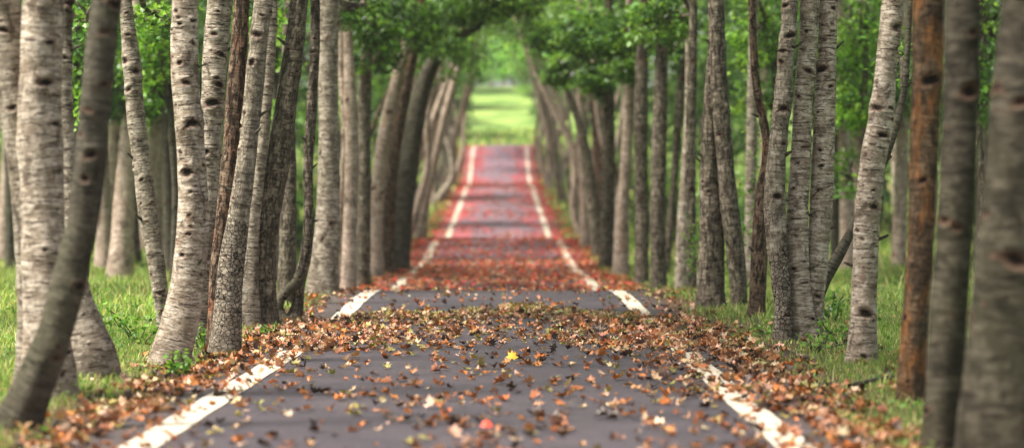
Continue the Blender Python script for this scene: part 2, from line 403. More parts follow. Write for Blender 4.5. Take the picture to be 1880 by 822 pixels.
TN = [0]
def tree(name, label, d, stems, kind='grey', group='trees lining the road', height=6.2, blobs=(), crown=True, knots=14, flare=.25,
         per=1.0, lobed=False, lean=0.0, size=.10, stem_kinds=None, dd=None, crown_n=None, side=None, marks={}, up=0.0):
    """stems: lists of (x_px, y_px, width_px) from the base up, at distance d"""
    TN[0] += 1; seed = 1000 + TN[0] * 17; r = np.random.default_rng(seed)
    bx = (stems[0][0][0] - 940) * d / F; bz = float(gz(bx, d))
    root = empty(name, (bx, d, bz), label, 'tree', group)
    if crown_n is None: crown_n = 1400 if d < 24 else 1900
    near = d < 24; seg = 72 if near else (20 if d < 45 else 12)
    tops = []
    for si, st in enumerate(stems):
        dj = d + (dd[si] if dd else si * .16)
        pts = [(*P(x, y, dj), w_ * dj / F / 2) for x, y, w_ in st]
        g0 = float(gz(pts[0][0], dj)) - .12
        if pts[0][2] > g0 + .02:
            a, b2 = np.array(pts[0]), np.array(pts[1]); e = a.copy(); sl_ = (a[:2] - b2[:2]) / max(.05, abs(a[2] - b2[2]))
            e[:2] += np.clip(sl_, -.4, .4) * (a[2] - g0) * .5; e[2] = g0; e[3] *= 1.06; pts.insert(0, tuple(e))
        elif pts[0][2] < g0: pts[0] = (pts[0][0], pts[0][1], g0, pts[0][3])
        # carry on above the frame to the crown
        a, b2 = np.array(pts[-2]), np.array(pts[-1])
        dirv = (b2[:3] - a[:3]) / np.linalg.norm(b2[:3] - a[:3]); H = bz + height * r.uniform(.92, 1.08); z = b2[2]; cur = b2[:3].copy(); rr = b2[3]
        k = max(2, int((H - z) / .8))
        short = st[-1][1] > 300
        if H > z + .5 and not short:
            r_top = max(.02, rr * .35)
            for q in range(k):
                dirv = dirv * .85 + np.array([lean * .10, 0, .15]) + r.normal(0, .035, 3); dirv /= np.linalg.norm(dirv)
                cur = cur + dirv * (H - z) / k; pts.append((*cur, rr + (r_top - rr) * (q + 1) / k))
        zt = CZ + HY * d / F + .1
        ds = (lambda z_: .009 if z_ < zt else .12) if near else ((lambda z_: .05) if d < 45 else (lambda z_: .12))
        v, f, b_, kk, p, run = tube(pts, ds, seg, seed + si, knots=knots if d < 45 else 5, flare=flare, kscale=1.0 if near else 1.5, rough=.08 if near else .06,
                                marks=[((mx - 940) * dj / F, CZ - (my - HY) * dj / F, ms * .74 * dj / F) for mx, my, ms in marks.get(si, ())])
        km = (stem_kinds[si] if stem_kinds else kind)
        mk('trunk', v, f, BK[km], root, True, {'bk': b_, 'knot': kk, 'run': run}, origin=(bx, d, bz))
        if short: continue
        if si == 0: main = pts
        if near and d > 12:
            for k in range(3):
                zz = r.uniform(.5, 2.6); ii = int(np.argmin(np.abs(p[:, 2] - zz))); sx_ = r.choice([-1, 1]); an = r.uniform(-.5, .9) + (math.pi if sx_ < 0 else 0)
                dr = np.array([math.cos(an), -abs(math.sin(an)) * .7, r.uniform(.25, .9)]); dr /= np.linalg.norm(dr); c0 = p[ii, :3]; R0 = p[ii, 3]; L_ = r.uniform(.02, .07); q0 = r.uniform(.006, .012)
                tv, tf, tb, tk_, _, tr_ = tube([(*(c0 + dr * R0 * .6), q0 * 1.5), (*(c0 + dr * (R0 * 1.25 + L_ * .4)), q0), (*(c0 + dr * (R0 * 1.35 + L_)), q0 * .6)], lambda z_: .01, 8, seed + 900 + k)
                mk('branch_stub', tv, tf, BK['dark'], root, True, {'bk': tb, 'knot': tk_, 'run': tr_ + 3}, origin=(bx, d, bz))
        tops.append(np.array(pts[-1][:3]))
        if len(pts) > 3: tops.append(np.array(pts[-3][:3]))
    if crown:
        bl = list(blobs)
        tx, ty, tz = tops[0]
        sd = side if side is not None else (1 if bx < 0 else -1)
        hgt = height
        tz += up; gen = [(tx + sd * .35, ty, tz + .1, 1.45, 1.5, 1.15, crown_n, size, (1, 1, 1)), (tx - sd * .6, ty + .3, tz - .5, 1.2, 1.3, .8, crown_n * .45, size, (1, 1, 1))]
        W, Fc, col, tw = crown_mesh(bl + gen, seed + 50, lobed, per)
        mk('crown', W, Fc, M_LEAF, root, False, {'lc': col}, origin=(bx, d, bz))
        ntw = 0
        for bi, bb in enumerate(bl + gen):
            c0 = np.array(bb[:3])
            if bi >= len(bl): t0 = min(tops, key=lambda q: np.linalg.norm(q - c0))
            else: t0 = min([np.array(q[:3]) for q in main], key=lambda q: np.linalg.norm(q - c0) + (0 if q[2] < c0[2] + .3 else .6))
            parts = [limb(t0, c0, .032, .014, seed + 600 + bi, .12, 6)]
            for qi, (a, b_) in enumerate([q for q in tw if np.allclose(q[0], c0)][::2 if d > 45 else 1]):
                parts.append(limb(a, b_, .016, .005, seed + 300 + qi + bi * 40, .03, 4))
            v, f, b_, kk = join(parts); mk('branch', v, f, BK['grey' if kind != 'dark' else 'dark'], root, True, {'bk': b_, 'knot': kk, 'run': np.full(len(kk), 3.0)}, origin=(bx, d, bz))
    return root

def B(x, y, d, rpx, rpy, n, size=.085, tint=(1, 1, 1), rd=None):
    """blob at a place in view, radii in photo pixels at that distance"""
    p = P(x, y, d); rx, rz = rpx * d / F, rpy * d / F
    if 24 < d < 50: n = int(n * 1.7)
    return (p[0], p[1], p[2], rx, rd or max(rx, .3), rz, n, size, tint)
GL = 'trees lining the left side of the road'; GR = 'trees lining the right side of the road'
# ---- left row, front to back
tree('leaning_tree', 'dark smooth trunk curving from the leaf-strewn left corner, nearest on the left', 10.35,
     [[(28, 795, 84), (66, 700, 74), (104, 600, 62), (130, 500, 60), (154, 400, 56), (166, 280, 56), (178, 150, 55), (196, 0, 54), (206, -60, 53)]], 'dark', GL, knots=24, marks={0: [(172,285,18),(195,155,12),(197,60,10),(165,205,10),(150,250,8),(160,330,12),(150,520,14),(110,650,12)]})  # dark bark colour stands in for the shade on this near trunk
tree('birch_tree', 'thick pale birch at the left edge standing behind the dark leaning trunk', 11.9,
     [[(85, 760, 110), (84, 600, 82), (78, 400, 80), (72, 250, 84), (74, 120, 80), (78, 0, 76), (80, -70, 75)],
      [(62, 730, 80), (62, 600, 60), (55, 420, 62), (38, 250, 66), (18, 120, 70), (2, 0, 70), (-10, -60, 68)]], 'paler', GL, knots=34, stem_kinds=['paler', 'pale'], dd=[0, .14], marks={0: [(92,152,14),(98,80,10),(90,460,6)], 1: [(60,95,13),(15,60,10),(30,200,9)]})
tree('tree', 'pale trunk with a swollen cone-shaped foot behind the dark leaning trunk', 13.2,
     [[(165, 712, 112), (162, 650, 98), (152, 600, 78), (138, 520, 52), (130, 420, 36), (126, 300, 30), (120, 180, 28), (118, 0, 26), (116, -60, 25)]], 'pale', GL, knots=22, flare=.15)
tree('slender_birch', 'slim speckled birch curving left beside the thick grey-white trunk', 19.0,
     [[(300, 606, 24), (297, 560, 26), (288, 490, 30), (274, 400, 34), (260, 300, 32), (250, 220, 33), (242, 120, 32), (230, 0, 25), (228, -60, 24)]], 'pale', GL, knots=30,
     blobs=[B(290, 30, 19.6, 60, 45, 240, .075), B(160, 40, 20.5, 60, 60, 300, .075)], lobed=True, marks={0: [(230,112,9),(252,132,12),(238,165,9),(237,65,7),(296,540,9),(262,330,5)]})
tree('birch_tree', 'stout pale birch with red-brown foot, third from the dark leaning trunk', 14.8,
     [[(314, 676, 78), (320, 640, 70), (332, 590, 68), (345, 500, 63), (355, 400, 60), (350, 280, 51), (341, 150, 50), (339, 0, 46), (340, -60, 45)]], 'paler', GL, knots=34, marks={0: [(325,22,7),(333,45,6),(333,118,7),(345,153,10),(325,193,6),(348,232,6),(334,281,7),(347,317,13),(354,352,5),(357,82,7),(350,430,6),(338,470,7),(372,500,7)]})
tree('birch_tree', 'grey pockmarked birch rising straight behind the stout pale birch', 17.2,
     [[(358, 640, 52), (364, 560, 42), (372, 480, 36), (382, 400, 40), (388, 250, 42), (396, 120, 46), (405, 0, 48), (410, -60, 46)]], 'pale', GL, knots=30, marks={0: [(396,64,8),(410,103,10),(405,155,9),(392,190,15),(400,145,7),(380,280,9)]})
tree('twin_trunk_tree', 'pair of leaning trunks, one pale and cracked, one rust red, in the left row', 15.9,
     [[(412, 652, 60), (418, 600, 54), (425, 500, 48), (438, 400, 40), (456, 270, 33), (468, 150, 34), (484, 0, 33), (490, -60, 32)],
      [(396, 640, 40), (394, 600, 30), (399, 500, 30), (412, 400, 33), (428, 250, 33), (437, 120, 32), (444, 0, 27), (447, -60, 26)]], 'crack', GL, knots=16, stem_kinds=['crack', 'red'], dd=[0, .12], marks={0: [(472,65,12),(463,118,10),(449,211,6),(440,278,6),(415,470,5)]})
tree('tree', 'short view of a pale trunk foot between the twin leaning trunks and the furrowed one', 19.3,
     [[(462, 606, 40), (460, 560, 34), (460, 500, 28), (466, 400, 24), (480, 280, 22), (492, 150, 22), (498, 0, 22), (500, -50, 22)]], 'pale', GL, knots=14)
tree('leaning_tree', 'furrowed grey-brown trunk leaning right, beside the trunk with the hollow knot', 19.4,
     [[(490, 604, 46), (486, 540, 42), (484, 480, 42), (490, 400, 44), (508, 300, 44), (524, 200, 40), (538, 100, 37), (550, 0, 32), (555, -60, 31)]], 'grey', GL, knots=20,
     blobs=[B(475, 20, 21.5, 60, 60, 220, .075)])
tree('hollow_tree', 'thin dark trunk with a knotted hollow at its foot on the left', 19.9,
     [[(534, 600, 34), (546, 560, 22), (548, 520, 24), (560, 470, 22), (566, 400, 19), (566, 300, 18), (572, 200, 19), (578, 100, 17), (579, 0, 18), (580, -50, 17)],
      [(522, 596, 34), (512, 572, 22), (516, 548, 18), (530, 532, 19), (546, 518, 22), (553, 500, 18)]], 'grey', GL, knots=10, crown=True, dd=[0, -.05], stem_kinds=['grey', 'dark'])
tree('tree', 'straight mossy grey trunk seen just behind the hollow-knotted tree', 22.4,
     [[(528, 566, 36), (527, 500, 33), (530, 400, 30), (530, 300, 28), (528, 200, 25), (530, 100, 24), (534, 0, 24), (536, -60, 23)]], 'grey', GL, knots=12)
tree('tree', 'broad upright pale grey trunk at the crest, left row', 24.6,
     [[(592, 548, 58), (596, 500, 52), (602, 400, 44), (604, 300, 40), (604, 200, 37), (602, 100, 38), (604, 0, 38), (604, -50, 37)]], 'pale', GL, knots=18,
     blobs=[B(640, 20, 27, 55, 45, 260, .09)])
tree('tree', 'mossy forked trunk just past the crest, left row', 28.5,
     [[(640, 532, 30), (642, 450, 27), (646, 300, 26), (644, 200, 24), (640, 100, 18), (636, 0, 16), (634, -40, 16)],
      [(622, 530, 22), (622, 420, 20), (630, 330, 16), (634, 250, 15), (628, 120, 15), (624, 0, 14)]], 'far', GL, knots=12, blobs=[B(690, 50, 31, 60, 45, 500, .1)])
tree('tree', 'dim grey trunk with round scars behind the forked one, left row', 32,
     [[(664, 520, 34), (665, 450, 30), (668, 300, 27), (668, 200, 26), (672, 100, 22), (676, 0, 20)]], 'grey', GL, knots=16, blobs=[B(720, 40, 34, 60, 48, 650, .1), B(640, 95, 31.5, 40, 40, 300, .1), B(700, 110, 34.5, 40, 26, 260, .1)])
tree('leaning_tree', 'grey trunk leaning right just before the arched dark tree', 35,
     [[(690, 505, 30), (690, 400, 28), (698, 300, 27), (716, 200, 25), (738, 110, 20), (756, 30, 18)]], 'far', GL, knots=12, blobs=[B(770, 50, 36, 55, 42, 600, .1)])
tree('leaning_tree', 'rust-tinted trunk leaning right in front of the arched dark tree', 37,
     [[(708, 497, 38), (708, 400, 36), (718, 300, 32), (736, 200, 28), (752, 120, 24), (768, 40, 18)]], 'red', GL, knots=12, blobs=[B(700, 85, 38, 40, 30, 400, .1), B(740, 60, 36, 50, 36, 500, .1)])
tree('arching_tree', 'dark tree bowing over the road into the canopy, left row', 39,
     [[(728, 494, 48), (734, 420, 42), (744, 340, 38), (758, 250, 36), (772, 180, 33), (788, 130, 28), (812, 92, 22), (842, 68, 16), (880, 50, 12)]], 'dark', GL, knots=10,
     height=4.0, blobs=[B(850, 22, 39, 70, 28, 900, .1), B(900, 2, 38, 60, 28, 600, .1), B(790, 70, 40, 40, 26, 480, .1), B(822, 88, 38.4, 34, 20, 260, .1), B(960, 8, 39, 50, 24, 500, .1)], crown_n=1500, lean=1, up=1.3)
tree('leaning_tree', 'pale orange-tinted trunk leaning out toward the red road, left row', 52,
     [[(772, 442, 18), (780, 380, 17), (792, 320, 16), (806, 260, 15), (822, 190, 13), (842, 120, 11)]], 'far', GL, knots=6, blobs=[B(835, 85, 54, 30, 24, 220, .12)], up=1.6)
# ---- right row, front to back
tree('tree', 'broad dark out-of-focus trunk filling the right edge', 8.7,
     [[(1850, 840, 170), (1852, 700, 150), (1858, 550, 140), (1868, 400, 128), (1880, 200, 112), (1890, 0, 100), (1894, -60, 98)]], 'shade', GR, knots=18, marks={0: [(1865,190,18),(1850,480,22)]})
tree('tree', 'tall blurred grey-green trunk beside the rust orange one on the right', 9.5,
     [[(1728, 832, 70), (1736, 700, 70), (1744, 560, 68), (1756, 400, 66), (1764, 200, 62), (1768, 0, 64), (1770, -60, 62)]], 'shade', GR, knots=18, marks={0: [(1775,168,22),(1750,420,14),(1780,60,10)]})
tree('tree', 'rust orange blurred trunk near the right edge', 11.7,
     [[(1670, 745, 54), (1676, 640, 48), (1686, 500, 46), (1692, 400, 48), (1698, 200, 54), (1704, 0, 60), (1706, -60, 60)]], 'orange', GR, knots=14, marks={0: [(1703,150,16),(1690,330,10)]})
tree('birch_tree', 'leaning pale birch with ringed scars standing alone on the right', 14.5,
     [[(1583, 680, 60), (1586, 600, 50), (1588, 500, 48), (1592, 400, 46), (1602, 300, 46), (1618, 200, 43), (1628, 100, 36), (1640, 0, 40), (1646, -60, 38)]], 'paler', GR, knots=34,
     blobs=[], marks={0: [(1645,50,14),(1650,90,12),(1605,200,13),(1618,248,10),(1636,218,7),(1587,285,6),(1585,575,17),(1600,350,6),(1580,440,6)]})
tree('triple_birch', 'clump of three pale birch trunks rising from one foot on the right', 17.0,
     [[(1482, 640, 60), (1474, 600, 46), (1466, 500, 40), (1465, 400, 39), (1470, 300, 38), (1474, 200, 36), (1482, 100, 35), (1487, 0, 35), (1490, -60, 34)],
      [(1438, 630, 34), (1437, 560, 30), (1432, 500, 34), (1423, 400, 40), (1425, 300, 35), (1438, 180, 32), (1446, 80, 30), (1451, 0, 28), (1454, -60, 27)],
      [(1492, 630, 36), (1494, 560, 38), (1502, 470, 40), (1507, 400, 41), (1510, 300, 40), (1514, 200, 38), (1518, 100, 34), (1521, 0, 33), (1524, -60, 32)]],
     'paler', GR, knots=30, stem_kinds=['paler', 'crack', 'paler'], dd=[0, -.08, .06], marks={1: [(1440,12,9),(1450,66,12),(1435,95,8),(1436,200,11),(1438,262,9),(1425,360,10)], 0: [(1482,132,11),(1465,178,5),(1478,60,5),(1462,300,5)], 2: [(1527,17,8),(1506,48,4),(1505,128,12),(1523,160,6),(1500,208,5),(1525,222,5),(1503,275,6),(1505,305,7),(1500,350,7)]})
tree('bent_stem_tree', 'thin dark stem curving up from between the triple birch and the lone leaning birch', 18.2,
     [[(1500, 560, 20), (1514, 515, 22), (1538, 472, 21), (1560, 430, 17), (1590, 370, 14), (1622, 300, 14), (1646, 225, 14), (1660, 160, 12), (1668, 60, 11), (1672, -40, 10)]], 'dark', GR, knots=6, flare=0,
     blobs=[B(1655, 120, 18.4, 22, 60, 90, .07)], crown_n=900)
tree('twisted_tree', 'reddish scaly trunk topped by a thin twisting dark stem, right row', 20.4,
     [[(1384, 596, 36), (1390, 540, 30), (1394, 450, 30), (1400, 360, 26), (1408, 290, 18), (1404, 235, 15), (1392, 180, 15), (1384, 100, 14), (1380, 0, 14), (1379, -50, 14)]], 'red', GR, knots=14)
tree('tree', 'pale straight trunk seen behind the twisting stem, right row', 27,
     [[(1378, 545, 22), (1378, 400, 21), (1380, 250, 20), (1382, 100, 16), (1384, 0, 14)]], 'pale', GR, knots=14, blobs=[B(1400, 50, 28, 55, 60, 320, .09)])
tree('twin_trunk_tree', 'pair of straight grey trunks crossing near their middle, right row', 22.2,
     [[(1305, 568, 54), (1306, 500, 48), (1306, 400, 42), (1302, 300, 32), (1302, 220, 24), (1306, 120, 18), (1310, 0, 15), (1312, -40, 14)],
      [(1358, 560, 28), (1352, 480, 32), (1342, 400, 34), (1333, 300, 32), (1324, 200, 32), (1318, 100, 30), (1315, 0, 27), (1314, -50, 26)]], 'grey', GR, knots=20, dd=[0, -.1])
tree('slender_tree', 'slim grey trunk between the crossing pair and the sunlit pale stem, right row', 26.4,
     [[(1270, 535, 19), (1269, 400, 18), (1268, 250, 18), (1271, 120, 17), (1273, 0, 14)]], 'grey', GR, knots=16, blobs=[B(1240, 30, 29, 50, 55, 380, .09)])
tree('slender_tree', 'sunlit whitish stem with a red patch at the crest, right row', 29.5,
     [[(1250, 528, 24), (1252, 430, 20), (1257, 330, 17), (1262, 240, 14), (1264, 150, 12), (1262, 40, 11)]], 'paler', GR, knots=8, blobs=[B(1200, 50, 31, 45, 42, 360, .1)])
tree('tree', 'grey trunk at the crest, just left of the sunlit whitish stem', 31,
     [[(1210, 524, 30), (1208, 400, 28), (1211, 250, 28), (1214, 130, 25), (1218, 20, 20)]], 'grey', GR, knots=14, blobs=[B(1160, 55, 33, 50, 42, 520, .1)])
tree('tree', 'dark straight trunk left of the grey crest trunk, right row', 32.6,
     [[(1178, 520, 26), (1178, 400, 26), (1176, 300, 25), (1177, 180, 25), (1180, 60, 20)]], 'grey', GR, knots=12, blobs=[B(1120, 70, 34, 48, 40, 600, .1)])
tree('leaning_tree', 'slim grey trunk leaning right behind the grey crest trunk', 36,
     [[(1222, 500, 14), (1232, 400, 14), (1240, 300, 14), (1247, 200, 14), (1256, 100, 12)]], 'grey', GR, knots=8, blobs=[B(1235, 100, 36, 34, 40, 160, .1), B(1225, 60, 33, 40, 36, 350, .1)])
tree('tree', 'tan trunk with an orange foot, fourth back from the sunlit stem', 36.5,
     [[(1140, 508, 30), (1142, 400, 26), (1150, 300, 22), (1154, 200, 20), (1156, 100, 16)]], 'far', GR, knots=10, blobs=[B(1090, 75, 38, 45, 42, 700, .1), B(1150, 125, 36, 34, 30, 350, .1)])
tree('tree', 'dark trunk beside the orange-footed tan trunk, right row', 40,
     [[(1112, 495, 30), (1115, 400, 26), (1117, 300, 24), (1118, 200, 22), (1120, 100, 18)]], 'grey', GR, knots=10, blobs=[B(1060, 60, 42, 40, 40, 600, .11), B(1095, 150, 40, 34, 30, 380, .11)])
tree('leaning_tree', 'dark curved trunk leaning left over the road, right row', 45,
     [[(1098, 465, 24), (1092, 400, 24), (1080, 310, 20), (1064, 230, 15), (1040, 160, 11), (1020, 100, 9)]], 'grey', GR, knots=8, blobs=[B(1010, 70, 45, 38, 34, 600, .12), B(1040, 130, 44, 34, 34, 420, .12)], height=4.6)
tree('tree', 'pale trunk standing behind the curved left-leaning trunk', 48,
     [[(1074, 452, 20), (1073, 350, 20), (1068, 250, 18), (1066, 160, 15), (1064, 90, 12)]], 'far', GR, knots=8)
# ---- far rows on both sides of the red stretch
fr = np.random.default_rng(77)
for side in (-1, 1):
    y = 43.0 if side < 0 else 51.0
    while y < (119 if side < 0 else 112):
        off = side * fr.uniform(1.85, 2.7); X = float(cen0(y)) + off; r0 = fr.uniform(.055, .14); g0 = float(gz(X, y))
        x0 = 940 + X * F / y; y0 = HY - (g0 - CZ) * F / y; ln = (fr.uniform(-.35, .05) if fr.random() < .45 else fr.uniform(.02, .28)) * -side; bw = fr.normal(0, .2)
        st = [(x0, y0, 2.3 * r0 * F / y)] + [(x0 + (ln * h * (.6 + .1 * h) + bw * math.sin(h * 1.3) + fr.normal(0, .05)) * F / y, y0 - h * F / y, 2 * r0 * (1 - h * .13) * F / y) for h in (.8, 1.6, 2.5, 3.8)]
        sts = [st]
        if fr.random() < .4:
            l2 = fr.uniform(-.3, .3); sts.append([(x0 + (l2 * h + bw * math.sin(h * 2)) * F / y, y0 - h * F / y, 1.4 * r0 * (1 - h * .15) * F / y) for h in (0, .9, 1.9, 2.9, 3.9)])
        gc = g0 + (fr.uniform(3.7, 4.6) if y < 50 else fr.uniform(5.2, 6.2))
        far_ = y > 50
        if far_: gc += .7
        bl = [(X - side * (fr.uniform(-.3, .4) if far_ else fr.uniform(.2, 1.2)), y, gc, fr.uniform(.7, 1.1), 1.0, fr.uniform(.45, .8), 420, .15, (1, 1, 1) if y < 60 else (2.0, 1.8, 1.8))]  # paler tint paints haze and light into the far foliage
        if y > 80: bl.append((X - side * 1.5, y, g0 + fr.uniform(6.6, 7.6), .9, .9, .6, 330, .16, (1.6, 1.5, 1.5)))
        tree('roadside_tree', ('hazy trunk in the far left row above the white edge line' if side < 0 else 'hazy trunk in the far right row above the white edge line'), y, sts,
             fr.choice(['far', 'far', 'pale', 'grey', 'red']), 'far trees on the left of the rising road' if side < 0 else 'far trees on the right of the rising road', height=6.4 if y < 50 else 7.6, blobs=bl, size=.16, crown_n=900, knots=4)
        y += fr.uniform(1.2, 3.4)
# ---- trees in the meadow behind the rows
GB = 'trees standing in the meadow behind the left row'; GC = 'trees standing in the meadow behind the right row'
bgl = [  # x, base y, width, d, kind, lean
 (205, 478, 34, 42, 'far', 12), (238, 470, 24, 44, 'dark', -30), (262, 474, 30, 46, 'far', 40), (180, 462, 20, 52, 'far', 4), (300, 468, 18, 50, 'grey', -10),
 (20, 500, 18, 37, 'dark', -6), (132, 470, 22, 45, 'grey', 8), (325, 460, 22, 47, 'far', 20), (475, 470, 16, 50, 'grey', 10), (600, 470, 14, 58, 'far', -8), (55, 470, 20, 49, 'grey', 5), (432, 470, 16, 52, 'far', 6),
 (192, 485, 30, 36, 'far', -16), (222, 490, 40, 33, 'far', 26), (248, 482, 22, 39, 'grey', -22), (284, 480, 26, 38, 'far', 34), (312, 486, 20, 35, 'dark', -12), (146, 484, 24, 37, 'far', 10), (8, 478, 24, 41, 'far', 14)]
bgr = [(1575, 470, 26, 40, 'far', 6), (1652, 455, 20, 46, 'pale', -18), (1545, 465, 20, 50, 'grey', 14), (1400, 470, 14, 48, 'far', 4), (1700, 460, 18, 50, 'grey', 3), (1812, 470, 22, 44, 'dark', 5), (1330, 470, 14, 52, 'far', -4), (1610, 450, 16, 60, 'grey', 4), (1558, 480, 26, 35, 'far', -14), (1650, 478, 24, 37, 'far', 12), (1532, 478, 14, 38, 'dark', 6), (1798, 470, 20, 40, 'far', 4)]
BL_L = ['stout blurred', 'dark slanting', 'wide brownish leaning', 'thin upright', 'thin grey', 'narrow dark', 'grey mossy', 'tan leaning', 'faint slender', 'faint distant', 'greyish', 'faint tan', 'tan backward-leaning', 'thickest tan', 'thin crooked', 'strongly leaning tan', 'dim dark', 'upright tan', 'edge-hugging tan']
for lst, grp, sd in ((bgl, GB, 'left'), (bgr, GC, 'right')):
    for i, (x, yb, wp, d, kd, ln) in enumerate(lst):
        lab = f'{BL_L[i]} trunk far back in the {sd} meadow behind the roadside row'
        st = [(x, yb, wp * 1.2), (x + ln * .3, yb - 130, wp), (x + ln * .7, yb - 260, wp * .85), (x + ln, yb - 400, wp * .7)]
        bl = [B(x + fr.uniform(-60, 60), fr.uniform(60, 190), d + fr.uniform(-1, 2), fr.uniform(70, 110), fr.uniform(50, 80), 900, .12) for _ in range(2)]
        tree('meadow_tree', lab, d, [st], kd, grp, height=6, blobs=bl, size=.14, crown_n=1500, knots=8, side=0)
# leafy trees close behind the rows whose boughs hang into view
leafy = [
 (150, 470, 16, 25, 'dark', 'leafy tree behind the pale edge birch with bright sprays of leaves', [(150, 70, 70, 90, 700), (140, 190, 40, 50, 200)], True),
 (318, 480, 12, 27, 'dark', 'leafy tree hanging green sprays behind the slim speckled birch', [(280, 60, 50, 80, 650), (290, 160, 34, 50, 240)], True),
 (508, 470, 12, 30, 'dark', 'leafy tree filling the gap behind the furrowed leaning trunk', [(500, 60, 50, 80, 500), (495, 210, 26, 60, 160)], False),
 (1590, 480, 14, 31, 'grey', 'leafy tree with drooping pale green boughs behind the lone leaning birch', [(1580, 70, 70, 90, 800), (1570, 200, 55, 60, 500), (1560, 330, 30, 50, 160)], False),
 (1800, 480, 14, 27, 'grey', 'leafy tree glimpsed in the slot between the two dark trunks at the right edge', [(1810, 60, 50, 80, 500), (1812, 180, 40, 60, 300)], False),
 (1425, 470, 12, 34, 'dark', 'leafy tree behind the triple birch clump', [(1400, 60, 60, 70, 500), (1385, 180, 40, 50, 200)], False)]
for x, yb, wp, d, kd, lab, bs, lob in leafy:
    st = [(x, yb + 60, wp * 1.3), (x + 4, yb - 120, wp), (x - 3, yb - 260, wp * .9), (x + 2, -20, wp * .7)]
    tree('leafy_tree', lab, d, [st], kd, 'leafy trees just behind the roadside rows', height=4.8, blobs=[B(a, b_, d, c_, e_, n_, .085, (1.9, 1.75, 1.5)) for a, b_, c_, e_, n_ in bs], lobed=lob, crown_n=1200, size=.1, side=0)
# forest behind the meadows
fo = np.random.default_rng(5); cnt = 0
for side in (-1, 1):
    for row, yy0 in ((0, 62), (1, 80), (2, 100), (3, 128)):
        xm = .235 * yy0 + 4; xs = 5.0 if row < 2 else 4.6
        while xs < xm:
            X = side * xs + fo.uniform(-.5, .5); y = yy0 + fo.uniform(-7, 7); g0 = float(gz(X, y)); r0 = fo.uniform(.1, .2)
            x0 = 940 + X * F / y; y0 = HY - (g0 - CZ) * F / y
            st = [(x0, y0, 2 * r0 * F / y)] + [(x0 + fo.normal(0, .1) * h * F / y, y0 - h * F / y, 2 * r0 * (1 - .1 * h) * F / y) for h in (1.3, 2.6, 4)]
            bl = [(X + fo.uniform(-1, 1), y + fo.uniform(-1, 1), g0 + z_, fo.uniform(1.3, 2.0), 1.5, fo.uniform(.8, 1.3), 800, .2, (.62, .68, .6)) for z_ in (2.6, 4.0, 5.6)]  # low tint paints the shadow behind the trunks into the leaves
            tree('forest_tree', f'dense green tree in the wood far behind the {"left" if side < 0 else "right"} meadow', y, [st], 'grey', f'wood behind the {"left" if side < 0 else "right"} meadow', height=7.5, blobs=bl, size=.22, crown_n=1000, knots=2, side=0)
            xs += fo.uniform(2.8, 4.0) + row * .5; cnt += 1
def shrub(x, yb, d, rw, h, n, tint, lab, grp, size=.13):
    r = np.random.default_rng(int(x * 3 + d)); X = (x - 940) * d / F; g0 = float(gz(X, d)); root = empty('shrub', (X, d, g0), lab, 'shrub', grp)
    W, Fc, col, tw = crown_mesh([(X + r.uniform(-.4, .4) * rw, d + r.uniform(-.3, .3), g0 + h * q, rw * r.uniform(.6, 1), rw * .8, h * .3, n // 3, size, tint) for q in (.3, .5, .75)], int(x + d), per=1)
    col = col; W[:, 2] = np.maximum(W[:, 2], g0)
    mk('foliage', W, Fc, M_LEAF, root, False, {'lc': col}, origin=(X, d, g0))
    parts = [limb((X, d, g0 - .02), q, .02, .006, 7 + k, .05, 5) for k, (a, q) in enumerate(tw[::2])]
    v, f, b_, kk = join(parts); mk('stem', v, f, BK['dark'], root, True, {'bk': b_, 'knot': kk, 'run': np.full(len(kk), 3.0)}, origin=(X, d, g0))
for i, (x, d, rw, h, tn, lab) in enumerate([(20, 52, 1.2, 2.2, .7, 'dark shrub at the far left behind the pale edge birch'), (150, 56, 1.1, 1.9, .9, 'rounded shrub far back behind the dark leaning trunk'), (300, 60, 1.3, 2.6, .7, 'dark tall shrub far back between the slim and stout birches'),
        (390, 54, .8, 1.8, 1.2, 'bright shrub behind the grey pockmarked birch'), (470, 50, .7, 1.7, 1.3, 'light green shrub glimpsed behind the furrowed trunk'), (560, 46, .6, 1.6, 1.4, 'bright shrub glimpsed behind the hollow-knotted tree'), (640, 60, .8, 2.4, .8, 'dark shrub behind the forked trunk past the crest'),
        (1240, 48, .6, 1.6, 1.4, 'bright shrub glimpsed beside the sunlit whitish stem'), (1345, 44, .7, 1.8, 1.2, 'green shrub behind the crossing grey pair'), (1430, 56, 1.0, 2.2, .8, 'dark shrub behind the triple birch'), (1560, 52, 1.2, 2.6, 1.3, 'pale green shrub behind the bent dark stem'),
        (1640, 60, 1.2, 2.8, .8, 'dark shrub behind the lone leaning birch'), (1800, 50, 1.1, 2.4, 1.3, 'bright shrub in the slot between the two darkest right trunks'), (1180, 58, .7, 2.0, .8, 'dark shrub behind the right row past the crest')]):
    shrub(x, 0, d, rw, h, 900, (tn, tn, tn), lab, 'shrubs at the back of the meadow')
for x, d, rw, h, tn in [(800, 140, 2.2, 3.5, .8), (838, 128, 1.6, 3.0, .7), (862, 175, 1.8, 2.2, 1.2), (1000, 130, 1.6, 3.2, .7), (978, 160, 1.6, 2.8, .9), (870, 235, 3, 4.0, 1.3), (905, 240, 3, 3.4, 1.5), (945, 236, 3, 3.8, 1.3), (985, 230, 3, 4.2, 1.1), (1020, 225, 3, 4.5, 1.0), (835, 222, 3, 4.5, 1.0)]:
    shrub(x, 0, d, rw, h, 1000, (tn * 1.2, tn * 1.2, tn), 'soft green bush on the hillside past the end of the road', 'bushes on the hillside past the road', .3)
